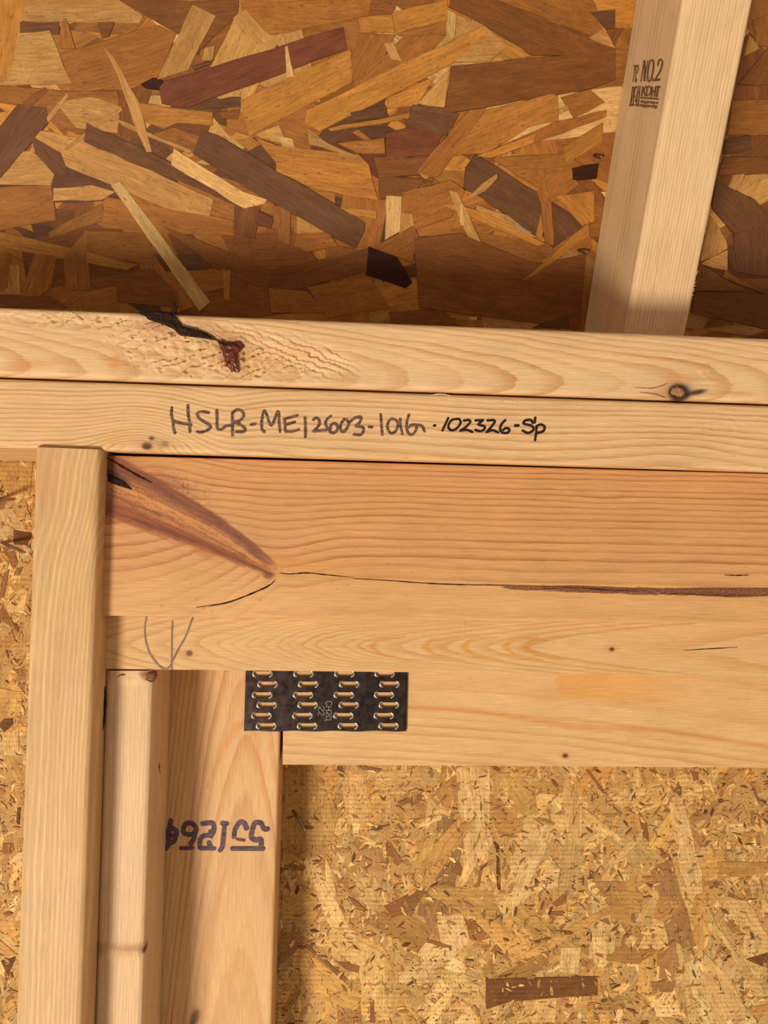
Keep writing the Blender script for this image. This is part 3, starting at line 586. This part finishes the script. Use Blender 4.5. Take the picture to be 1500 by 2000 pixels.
# wall
WR = (wa[0], wb[0], wbot, WALL.at(750, 850)[1])
wsh = [(random_shape(random.uniform(1., 3.2), random.uniform(.35, .9)), random.uniform(.004, .012)) for _ in range(40)]
wang = lambda: random.gauss(1.57, .6) if random.random() < .6 else random.uniform(0, 3.14)
wc = (list(WPAL.values())[:7], (6, 4, 6, 4, .1, .0, 1.2))
chips('strand_pieces', wall, WALL, WR, 15000, lambda: min(2.2, .14 + abs(random.gauss(0, .45))), wc, wang, MT['chips_wall'], (.001, .006))
scatter(wall, WALL, WR, 300 - len(wtr), wsh, MT['strand_wall'], wc, wang)
for i, (c, p) in enumerate(wtr): traced(wall, WALL, p, jit(c, .05), .014 + i * .0001, MT['strand_wall'])
chips('bark_flecks', wall, WALL, WR, 24000, lambda: random.choice((.04, .06, .08, .1, .14, .2, .3)), ([WPAL[k] for k in 'QPGOSBDX'], (1.6, 2, 2, 3, 3.5, 2.6, 1.0, .5)), lambda: random.uniform(0, 3.14), MT['chips_wall'], (.02, .032))

# ------------------------------------------------------------------ marks, knots, cracks: thin pieces lying on the boards
def keep(o, parent):
    link(o, parent); o.matrix_parent_inverse = parent.matrix_world.inverted(); return o
def ribbon(name, strokes, width, at, n, mat, parent, label=None, lift=.006, taper=False):
    """strokes: pixel polylines laid on the surface at(px,py); n = surface normal"""
    V, F = [], []
    for si, s in enumerate(strokes):
        wd = width; lf_ = lift + si * .0005; kz = .00002
        if len(s) == 2 and isinstance(s[1], (int, float)): s, wd = s
        pts = np.array(s, float)
        if len(pts) > 2:                                                # Catmull-Rom
            q = np.vstack([2 * pts[0] - pts[1], pts, 2 * pts[-1] - pts[-2]]); out = []
            for i in range(1, len(q) - 2):
                for t in np.linspace(0, 1, 6)[:-1]:
                    out.append(.5 * (2 * q[i] + (q[i + 1] - q[i - 1]) * t + (2 * q[i - 1] - 5 * q[i] + 4 * q[i + 1] - q[i + 2]) * t * t + (3 * q[i] - q[i - 1] - 3 * q[i + 1] + q[i + 2]) * t ** 3))
            pts = np.vstack(out + [pts[-1]])
        d = np.gradient(pts, axis=0); d /= np.maximum(np.hypot(d[:, 0], d[:, 1]), 1e-6)[:, None]; nn = np.stack([-d[:, 1], d[:, 0]], 1)
        ends = [pts[0] - d[0] * wd * .35] + list(pts) + [pts[-1] + d[-1] * wd * .35]; nn = np.vstack([nn[:1], nn, nn[-1:]])
        base = len(V); m = len(ends)
        for k, (p, q) in enumerate(zip(ends, nn)):
            hw = wd / 2 * (.55 if k in (0, m - 1) else random.uniform(.9, 1.1))
            if taper: hw = wd / 2 * random.uniform(.5, 1.2) * max(.12, math.sin(math.pi * min(1, max(0, k / (m - 1)))) ** .6)
            for sg in (1, -1):
                V.append(tuple((at(*(p + q * hw * sg)) + n * (lf_ + k * kz)) * IN))
        F += [(base + 2 * k, base + 2 * k + 1, base + 2 * k + 3, base + 2 * k + 2) for k in range(m - 1)]
    me = bpy.data.meshes.new(name); me.from_pydata(V, [], F); me.materials.append(mat)
    if len(me.polygons) and me.polygons[0].normal.dot(n) < 0: me.flip_normals()
    o = keep(bpy.data.objects.new(name, me), parent); tag(o, label); return o
def blob(name, poly, at, n, mat, parent, h=.06, rings=7, sub=4, amp=.03, label=None, sink=.03, seed=1):
    """lumpy patch with its own relief, rising from just under the surface"""
    p = np.array(poly, float); q = []
    for i in range(len(p)):
        for j in range(sub): q.append(p[i] + (p[(i + 1) % len(p)] - p[i]) * j / sub)
    q = np.array(q); c = q.mean(0); V, F = [], []; m = len(q)
    for k in range(rings):
        t = k / rings
        for x in q:
            pt = x + (c - x) * t; nz = float(fbm(np.array([pt[0] / 7.]), np.array([pt[1] / 5.]), seed, 3)[0]) - .5
            V.append(tuple((at(*pt) + n * (-sink + (h + sink) * min(1, t * 2.2) ** .6 + amp * nz * 2 * (t > 0))) * IN))
    V.append(tuple((at(*c) + n * h) * IN))
    for k in range(rings - 1):
        for j in range(m): F.append((k * m + j, k * m + (j + 1) % m, (k + 1) * m + (j + 1) % m, (k + 1) * m + j))
    F += [((rings - 1) * m + j, (rings - 1) * m + (j + 1) % m, rings * m) for j in range(m)]
    me = bpy.data.meshes.new(name); me.from_pydata(V, [], F); me.materials.append(mat)
    if sum(pp.normal.dot(n) for pp in me.polygons) < 0: me.flip_normals()
    o = keep(bpy.data.objects.new(name, me), parent); tag(o, label); return o
FN = Vector((0, -1, 0))
def face(y): return lambda x, yy: P(x, yy, y)
def zs(ox, oy, s, strokes): 
    f = lambda l: [(ox + x / s, oy + y / s) for x, y in l]
    return [(f(l[0]), l[1]) if len(l) == 2 and isinstance(l[1], (int, float)) else f(l) for l in strokes]
a1, a2, ah, al, aj, af = face(Y_P1), face(Y_P2), face(Y_HEAD), face(Y_LEDG), face(Y_JACK), face(Y_FRAME)

# handwriting on the lower plate
word1 = zs(310, 770, 5, [[(128, 130), (125, 200), (140, 270), (145, 330), (160, 380)], [(285, 105), (288, 200), (300, 270), (305, 370)], [(145, 265), (225, 285), (320, 297)],
    [(490, 180), (420, 172), (375, 190), (400, 240), (470, 285), (508, 320), (470, 355), (410, 372), (372, 365)], [(567, 155), (570, 240), (570, 325), (600, 345), (635, 330), (650, 312), (700, 305)],
    [(718, 180), (720, 290), (720, 405)], [(718, 185), (765, 152), (815, 170), (828, 215), (790, 260), (735, 275), (790, 295), (842, 335), (830, 365), (755, 368)], [(900, 297), (945, 290)]])
word2 = zs(310, 770, 5, [[(1035, 370), (1010, 345), (1005, 270), (1025, 165), (1050, 190), (1100, 305), (1165, 165), (1175, 270), (1185, 370)], [(1230, 245), (1235, 360)], [(1220, 245), (1290, 225), (1355, 208)], [(1240, 300), (1330, 272)], [(1235, 365), (1300, 365), (1370, 345)], [(1428, 225), (1432, 310), (1432, 420)]]) + \
    zs(590, 770, 5.77, [[(125, 290), (155, 268), (190, 290), (190, 350), (125, 420)], [(125, 420), (270, 405)], [(325, 245), (275, 290), (265, 340), (300, 400), (330, 435), (380, 425), (400, 370), (370, 330), (330, 345), (315, 400)],
    [(470, 290), (440, 330), (430, 390), (460, 425), (500, 390), (525, 330), (500, 290), (465, 285)], [(535, 315), (600, 265), (665, 265), (640, 330), (600, 358), (680, 375), (690, 420), (655, 458), (580, 455)], [(750, 368), (790, 372)]])
word3 = zs(590, 770, 5.77, [[(885, 225), (893, 340), (903, 460)], [(1000, 275), (965, 330), (965, 390), (1000, 440), (1050, 420), (1080, 350), (1060, 295), (1005, 275)], [(1105, 275), (1110, 360), (1130, 450)],
    [(1205, 230), (1180, 310), (1180, 400), (1215, 455), (1260, 440), (1290, 380), (1270, 345), (1220, 355), (1195, 380)], [(1220, 350), (1290, 345), (1350, 360), (1380, 420)]])
word4 = zs(830, 780, 5.77, [[(98, 297), (118, 293)], [(262, 210), (195, 355)], [(375, 220), (300, 235), (262, 300), (285, 345), (340, 340), (395, 280), (395, 235), (370, 220)], [(435, 240), (500, 235), (505, 265), (450, 320), (395, 355)], [(395, 355), (470, 345), (535, 370)],
    [(565, 238), (655, 235)], [(655, 235), (600, 285), (670, 305), (660, 345), (620, 360), (565, 345)], [(700, 238), (785, 240), (755, 300), (690, 372)], [(690, 372), (760, 350), (825, 375)], [(905, 235), (865, 275), (845, 330), (870, 375), (930, 378), (950, 340), (910, 325), (880, 345)], [(1010, 297), (1055, 295)],
    [(1240, 205), (1235, 265)], [(1215, 270), (1190, 235), (1130, 240), (1110, 275), (1200, 300), (1220, 345), (1160, 380), (1095, 352)], [(1255, 300), (1250, 380), (1238, 465)], [(1250, 310), (1300, 285), (1345, 310), (1330, 360), (1260, 380)]])
for wd_, m_, ww in ((word1, 'marker', 5.6), (word2, 'marker', 5.4), (word3, 'marker', 5.2), (word4, 'marker_bold', 4.7)):
    ribbon('handwriting', wd_, ww, a2, FN, MT[m_], p2, 'handwritten black marker lettering', lift=.008)
# upper plate: bark pocket, resin, knot plug
blob('bark_pocket', [(268, 610), (300, 606), (338, 609), (342, 618), (352, 630), (358, 641), (380, 645), (404, 650), (416, 660), (420, 664), (395, 660), (352, 655), (338, 642), (320, 634), (290, 624)], a1, FN, MT['bark'], p1, h=.05, amp=.05, sub=3, label='black bark pocket', seed=51)
blob('resin_streak', [(424, 664), (445, 668), (474, 664), (478, 676), (464, 690), (462, 705), (466, 728), (452, 728), (442, 712), (436, 695), (430, 680)], a1, FN, MT['resin'], p1, h=.03, amp=.03, sub=3, label='glossy red resin', seed=52)
ribbon('crack', [[(412, 655), (428, 668), (440, 674), (455, 672), (470, 680)], [(338, 610), (348, 628), (352, 640)]], 4, a1, FN, MT['crack'], p1, lift=.035, taper=True)
blob('bark_tip', [(332, 609), (336, 596), (340, 588), (346, 600), (345, 612)], a1, FN, MT['bark'], p1, h=.02, amp=.02, sub=2, seed=53)
blob('knot', [(1310, 764), (1314, 757), (1324, 753), (1334, 756), (1341, 764), (1340, 773), (1332, 778), (1322, 777), (1313, 772)], a1, FN, MT['knot'], p1, h=.012, amp=.022, sub=3, label='loose round knot', sink=.07, seed=54)
ribbon('crack', [[(1240, 757), (1275, 758), (1304, 749)], [(1250, 766), (1280, 770), (1300, 778)]], 2, a1, FN, MT['seam'], p1, lift=.008, taper=True)
for sp in ([(100, 613), (128, 611), (156, 615)], [(60, 611), (80, 610), (98, 614)], [(972, 786), (990, 783), (1012, 786)], [(840, 772), (860, 770), (880, 773)]):
    ribbon('splinter', [sp], 3.2, a1 if sp[0][1] < 700 else a2, FN, MT['splinter'], p1 if sp[0][1] < 700 else p2, lift=.005, taper=True)
# header cracks and seam
ribbon('crack', [([(207, 893), (225, 903), (245, 915), (270, 929), (296, 942)], 5), ([(545, 1119), (566, 1121), (600, 1119), (640, 1123), (690, 1128)], 2.2), ([(384, 1186), (440, 1178), (490, 1160), (525, 1144), (538, 1132)], 3.2), ([(690, 1130), (760, 1134), (830, 1139), (900, 1142), (960, 1143)], 2.4),
    ([(1060, 1150), (1130, 1148), (1180, 1152), (1250, 1154)], 2), ([(1290, 1158), (1350, 1160), (1420, 1163), (1500, 1162)], 2), ([(1415, 1123), (1440, 1124), (1462, 1123)], 2)], 3, ah, FN, MT['crack'], hd, 'dark drying crack', lift=.009, taper=True)
blob('bark_seam', [(860, 1137), (930, 1142), (1000, 1143), (1080, 1141), (1180, 1145), (1300, 1147), (1420, 1146), (1560, 1146), (1900, 1153), (1900, 1174), (1560, 1168), (1440, 1169), (1360, 1165), (1280, 1164), (1180, 1161), (1060, 1157), (960, 1151)], lambda x, y: ah(x, y), FN, MT['seam'], hd, h=.01, amp=.012, sub=6, label='brown bark seam', sink=.012, seed=56)
blob('bark_pocket', [(208, 922), (222, 928), (238, 936), (252, 948), (262, 958), (244, 954), (226, 948), (209, 940)], ah, FN, MT['bark'], hd, h=.012, amp=.02, sub=3, sink=.02, label='dark bark pocket', seed=57)
# ledger pencil marks, splinters
ribbon('pencil_mark', zs(190, 1180, 6, [[(578, 150), (560, 250), (560, 350), (575, 450), (620, 580), (690, 680), (770, 755), (830, 750), (880, 670), (950, 530), (1040, 370), (1120, 155)], [(882, 205), (875, 400), (872, 768)]]), 3.6, al, FN, MT['pencil'], lg, 'grey pencil arc and line', lift=.006)
ribbon('splinter', [[(901, 1231), (905, 1222), (907, 1214)]], 2.4, al, FN, MT['splinter'], lg, lift=.03, taper=True)
ribbon('crack', [[(1335, 1270), (1390, 1267), (1440, 1264)]], 2, al, FN, MT['crack'], lg, lift=.006, taper=True)
ribbon('crack', [([(207, 1340), (207, 1380), (203, 1425)], 5), ([(231, 1321), (238, 1317), (246, 1317)], 2.4), ([(286, 1325), (296, 1329), (304, 1328)], 3)], 3, aj, FN, MT['crack'], jk, lift=.075, taper=True)
blob('bark_pocket', [(280, 1312), (304, 1311), (307, 1320), (303, 1328), (292, 1326), (283, 1320)], aj, FN, MT['seam'], jk, h=.075, amp=.02, sub=3, sink=.05, seed=58, label='reddish bark remnant')
ribbon('crack', [[(312, 1488), (311, 1500), (313, 1512)]], 3, face(Y_JACK + .6), FN, MT['seam'], jk, lift=0, taper=True)
# purple digits on the panel stud
ribbon('stamped_digits', zs(300, 1580, 5.77, [[(195, 125), (180, 200), (168, 300), (170, 390), (140, 450)], [(150, 250), (205, 215), (262, 250)], [(262, 250), (232, 360), (160, 390)], [(150, 300), (215, 300)],
    [(440, 160), (380, 160), (340, 205), (345, 270), (430, 285), (480, 225), (440, 160)], [(480, 215), (460, 320), (420, 395)], ([(305, 440), (445, 440)], 7.5),
    [(545, 165), (660, 160), (680, 230), (655, 285), (550, 310), (520, 370), (525, 440)], ([(530, 442), (690, 445)], 7.5), [(640, 250), (650, 310)], [(620, 375), (640, 425)], [(770, 160), (830, 165)], [(800, 170), (788, 300), (775, 420), (745, 468)],
    [(915, 235), (940, 190), (970, 150), (1020, 160), (1050, 222)], [(912, 245), (905, 315)], ([(935, 340), (1025, 352)], 5), [(1110, 240), (1140, 160), (1210, 160), (1240, 222), (1290, 225)], [(1110, 240), (1100, 320), (1150, 352)], [(1160, 350), (1210, 345), (1212, 420)], ([(880, 446), (1240, 446)], 8)]), 9.4, af, FN, MT['dots'], ps, 'blurred purple stamped digits, upside down', lift=.008)
# grade stamp on the rafter's left face
rxl = [rp(1213.2, 690), rp(1423, -500)]
XF = lambda z: rxl[0].x + (rxl[1].x - rxl[0].x) * (z - rxl[0].z) / (rxl[1].z - rxl[0].z)
ld_ = (rxl[1] - rxl[0]).normalized(); LN = ld_.cross(Vector((0, 1, 0))).normalized(); LN = LN if LN.x < 0 else -LN
lf = lambda x, y: on_plane(x, y, rxl[0], LN)
stamp = zs(1200, 100, 12.5, [([(480, 357), (598, 350)], 2.6), ([(505, 370), (460, 750)], 1.8), ([(537, 370), (515, 750)], 2), ([(540, 365), (592, 395), (575, 490), (530, 550)], 1.8), ([(540, 680), (530, 745)], 3),
    ([(712, 330), (655, 740)], 2), ([(735, 240), (748, 480), (742, 720)], 4.4), ([(825, 230), (765, 560)], 2), ([(940, 212), (870, 270), (825, 500), (822, 680), (850, 738), (900, 690), (950, 480), (965, 270), (940, 212)], 3), ([(952, 660), (950, 735)], 2.4), ([(1070, 350), (1090, 240), (1140, 200), (1178, 270), (1150, 430), (1080, 570), (1010, 690)], 3.2), ([(1000, 708), (1108, 695)], 5),
    ([(455, 870), (395, 1320)], 2), ([(460, 870), (482, 950), (450, 1150), (400, 1325)], 1.8), ([(452, 890), (458, 905)], 4), ([(390, 1310), (400, 1330)], 4), ([(520, 870), (460, 1330)], 1.8), ([(510, 885), (550, 890)], 4), ([(485, 1085), (505, 1115)], 3.4), ([(448, 1315), (488, 1315)], 4),
    ([(598, 850), (530, 1230)], 1.8), ([(525, 1220), (560, 1215)], 4), ([(580, 1000), (540, 1340)], 1.8), ([(640, 860), (592, 1330)], 1.8), ([(560, 1320), (598, 1320)], 4.6), ([(570, 1060), (625, 960)], 1.8),
    ([(710, 870), (680, 1095)], 2.8), ([(785, 862), (712, 965)], 2.4), ([(730, 960), (765, 1090)], 2.6), ([(820, 870), (792, 1095)], 2.6), ([(820, 872), (888, 872), (908, 940), (878, 1050), (797, 1095)], 2.6), ([(948, 880), (917, 1110)], 2.8), ([(1022, 880), (990, 1110)], 2.8), ([(935, 985), (1005, 990)], 2.6), ([(1030, 868), (1135, 878)], 3), ([(1085, 880), (1050, 1110)], 3), ([(660, 1140), (1085, 1168)], 3)])
ribbon('grade_stamp', stamp, 2, lf, LN, MT['stamp'], rf, 'black lumber grade stamp reading NO.2 KDHT', lift=.006)
fine = []
for row in range(2):
    for k in range(16):
        x = 655 + k * 27 - row * 10 + random.uniform(-5, 5); y = 1205 + row * 95 + (x - 650) * .09; fine.append(([(x, y), (x - 8, y + random.uniform(35, 75))], random.choice((1.0, 1.4, 1.8))))
    fine.append(([(650 - row * 10, 1240 + row * 85), (1075 - row * 15, 1275 + row * 85)], 1.4))
ribbon('stamp_small_print', zs(1200, 100, 12.5, fine), 1.2, lf, LN, MT['stamp'], rf, lift=.006)
for k in range(9):                                                       # frayed fibres on the rafter's edge
    y = 528 + k * 6 + random.uniform(-2, 2); x = 1340 + (650 - y) * .203 - 1
    ribbon('splinter', [[(x - 2, y + 6), (x + 1, y + 1), (x + random.uniform(1, 5), y - random.uniform(1, 6))]], 1.8, rp, RN if RN.y < 0 else -RN, MT['splinter'], rf, lift=-.1, taper=True)

# ------------------------------------------------------------------ toothed connector plate
def connector():
    root = bpy.data.objects.new('connector_plate', None); link(root); yP = Y_FRAME - .05
    c0 = P(636, 1427, yP); root.location = c0 * IN
    tl, tr, brr, bll = (480.5, 1296), (796.5, 1298), (793.5, 1427.5), (476.5, 1427.5)
    rows = [(1295.5, 521, 601, 680, 759.5), (1315.7, 512.8, 592.8, 672.5, 751), (1336, 522.7, 602, 681.9, 760.5), (1356.8, 512, 592, 671.5, 750), (1376.5, 521, 601, 681, 759.5), (1397.3, 510.7, 590.7, 670.7, 749.3), (1417.3, 520, 600, 679.5, 758.7)]
    bpy.context.view_layer.update()
    cu = bpy.data.curves.new('sheet', 'CURVE'); cu.dimensions = '2D'; cu.fill_mode = 'BOTH'; cu.extrude = .02 * IN
    def to2(p): q = (P(*p, yP) - c0) * IN; return (q.x, q.z)
    def spl(pts):
        sp = cu.splines.new('POLY'); sp.points.add(len(pts) - 1)
        for i, p in enumerate(pts): sp.points[i].co = (*to2(p), 0, 1)
        sp.use_cyclic_u = True
    spl([tl, tr, brr] + [(793.5 - k * 317 / 24, 1427.5 + .9 * math.sin(k * math.pi / 3)) for k in range(1, 24)] + [bll])
    slots = []
    for r in rows[1:]:
        for cx in r[1:]:
            pts = []
            for sx, a0 in ((1, -90), (-1, 90)):
                for k in range(7):
                    a = math.radians(a0 + k * 30); pts.append((cx + sx * 13.5 + 4.6 * math.cos(a), r[0] + 4.9 * math.sin(a)))
            spl(pts); slots.append((cx, r[0]))
    tmp = bpy.data.objects.new('sheet', cu); link(tmp); dg = bpy.context.evaluated_depsgraph_get(); me = bpy.data.meshes.new_from_object(tmp.evaluated_get(dg)); bpy.data.objects.remove(tmp)
    me.transform(Matrix.Rotation(math.pi / 2, 4, 'X')); me.materials.clear(); me.materials.append(MT['steel'])
    link(bpy.data.objects.new('sheet', me), root)
    def rimmesh(sx):                                                     # rolled shoulder at a slot's end, where the tooth is bent back
        V, F = [], []; path = [(sx * (13.0 + 5.2 * math.cos(math.radians(a))), 5.6 * math.sin(math.radians(a))) for a in range(-100, 101, 25)]
        for i, (x, y) in enumerate(path):
            f = .55 + .45 * math.cos(math.radians(-100 + 25 * i)); rr = (.7 + 1.6 * f) / 76
            cx, cz = x / 76, -y / 76; nx, nz = sx * math.cos(math.radians(-100 + 25 * i)), -math.sin(math.radians(-100 + 25 * i))
            for k in range(8):
                a = 2 * math.pi * k / 8; V.append(((cx + nx * rr * math.cos(a)) * IN, (-.018 - rr * .8 * math.sin(a)) * IN, (cz + nz * rr * math.cos(a)) * IN))
        n = len(path)
        for i in range(n - 1):
            for k in range(8): F.append((i * 8 + k, i * 8 + (k + 1) % 8, (i + 1) * 8 + (k + 1) % 8, (i + 1) * 8 + k))
        F += [tuple(range(8)), tuple((n - 1) * 8 + k for k in range(8))[::-1]]
        bm = bmesh.new(); vs = [bm.verts.new(v) for v in V]
        for f in F: bm.faces.new([vs[i] for i in f])
        bmesh.ops.recalc_face_normals(bm, faces=bm.faces); m = bpy.data.meshes.new('tooth_shoulder'); bm.to_mesh(m); bm.free(); m.materials.append(MT['rim'])
        for p in m.polygons: p.use_smooth = True
        return m
    ms = {1: rimmesh(1), -1: rimmesh(-1)}
    for cx, cy in slots:
        for sx in (1, -1):
            o = bpy.data.objects.new('tooth_shoulder', ms[sx]); link(o, root); o.location = (P(cx, cy, yP) - c0) * IN
    T = zs(600, 1350, 18.75, [[(870, 500), (905, 450), (880, 375), (800, 360), (710, 385), (690, 440), (730, 500)], [(680, 550), (900, 565)], [(670, 685), (895, 690)], [(795, 560), (795, 685)],
        [(880, 730), (890, 800), (840, 850), (780, 830), (710, 730)], [(710, 730), (690, 850)], [(700, 1000), (715, 920), (790, 895), (870, 930), (880, 1000), (840, 1040), (720, 1035)], [(720, 1035), (630, 1060)],
        [(560, 550), (620, 600), (610, 670), (550, 690), (450, 560)], [(450, 560), (410, 680)], [(580, 730), (620, 790), (590, 855), (530, 850), (430, 730)], [(430, 730), (405, 870)]])
    bpy.context.view_layer.update()
    ribbon('etched_marking', T, 1.5, face(yP), FN, MT['etch'], root, 'faint letters and digits, turned sideways', lift=.024)
    tag(root, 'perforated galvanised connector plate joining panel stud and rail', 'metal plate'); return root
connector()

# ------------------------------------------------------------------ nail points coming through the sheathing
def nail(base, tip, rad, label):
    b, t = Vector(base), Vector(tip); d = (t - b); L = d.length; q = d.to_track_quat('Z', 'Y')
    prof = [(0, rad), (.55 * L, rad), (.8 * L, rad * .95), (.9 * L, rad * .7), (L, rad * .12)]; V, F = [], []
    for z, r in prof:
        for k in range(10): V.append((r * math.cos(k * .6283) * IN, r * math.sin(k * .6283) * IN, z * IN))
    for i in range(4):
        for k in range(10): F.append((i * 10 + k, i * 10 + (k + 1) % 10, (i + 1) * 10 + (k + 1) % 10, (i + 1) * 10 + k))
    F += [tuple(range(10))[::-1], tuple(40 + k for k in range(10))]
    me = bpy.data.meshes.new('nail'); me.from_pydata(V, [], F); me.materials.append(MT['nail'])
    for p in me.polygons[:40]: p.use_smooth = True
    o = link(bpy.data.objects.new('nail', me)); o.location = b * IN; o.rotation_euler = q.to_euler(); tag(o, label, 'nail')
nail(P(-6, 978, Y_OSB), P(33, 974, Y_OSB - .9), .045, 'upper shiny nail point left of the king stud')
nail(P(4, 1060, Y_OSB), P(52, 1080, Y_OSB - .9), .045, 'lower shiny nail point left of the king stud, over a dark strand')
nail(P(572, 1582, Y_OSB), P(599, 1626, Y_OSB - .25), .04, 'dull nail lying against pale sheathing right of the panel stud')
rq = lambda x, y, d: on_plane(x, y, ROOF.o, ROOF.n) + ROOF.n * d
nail(rq(1161, 303, 0), rq(1170, 309, .3), .05, 'small nail point beside the rafter above a dark strand')
nail(rq(1130, 488, 0), rq(1143, 492, .3), .05, 'small nail point beside the rafter foot in shadow')
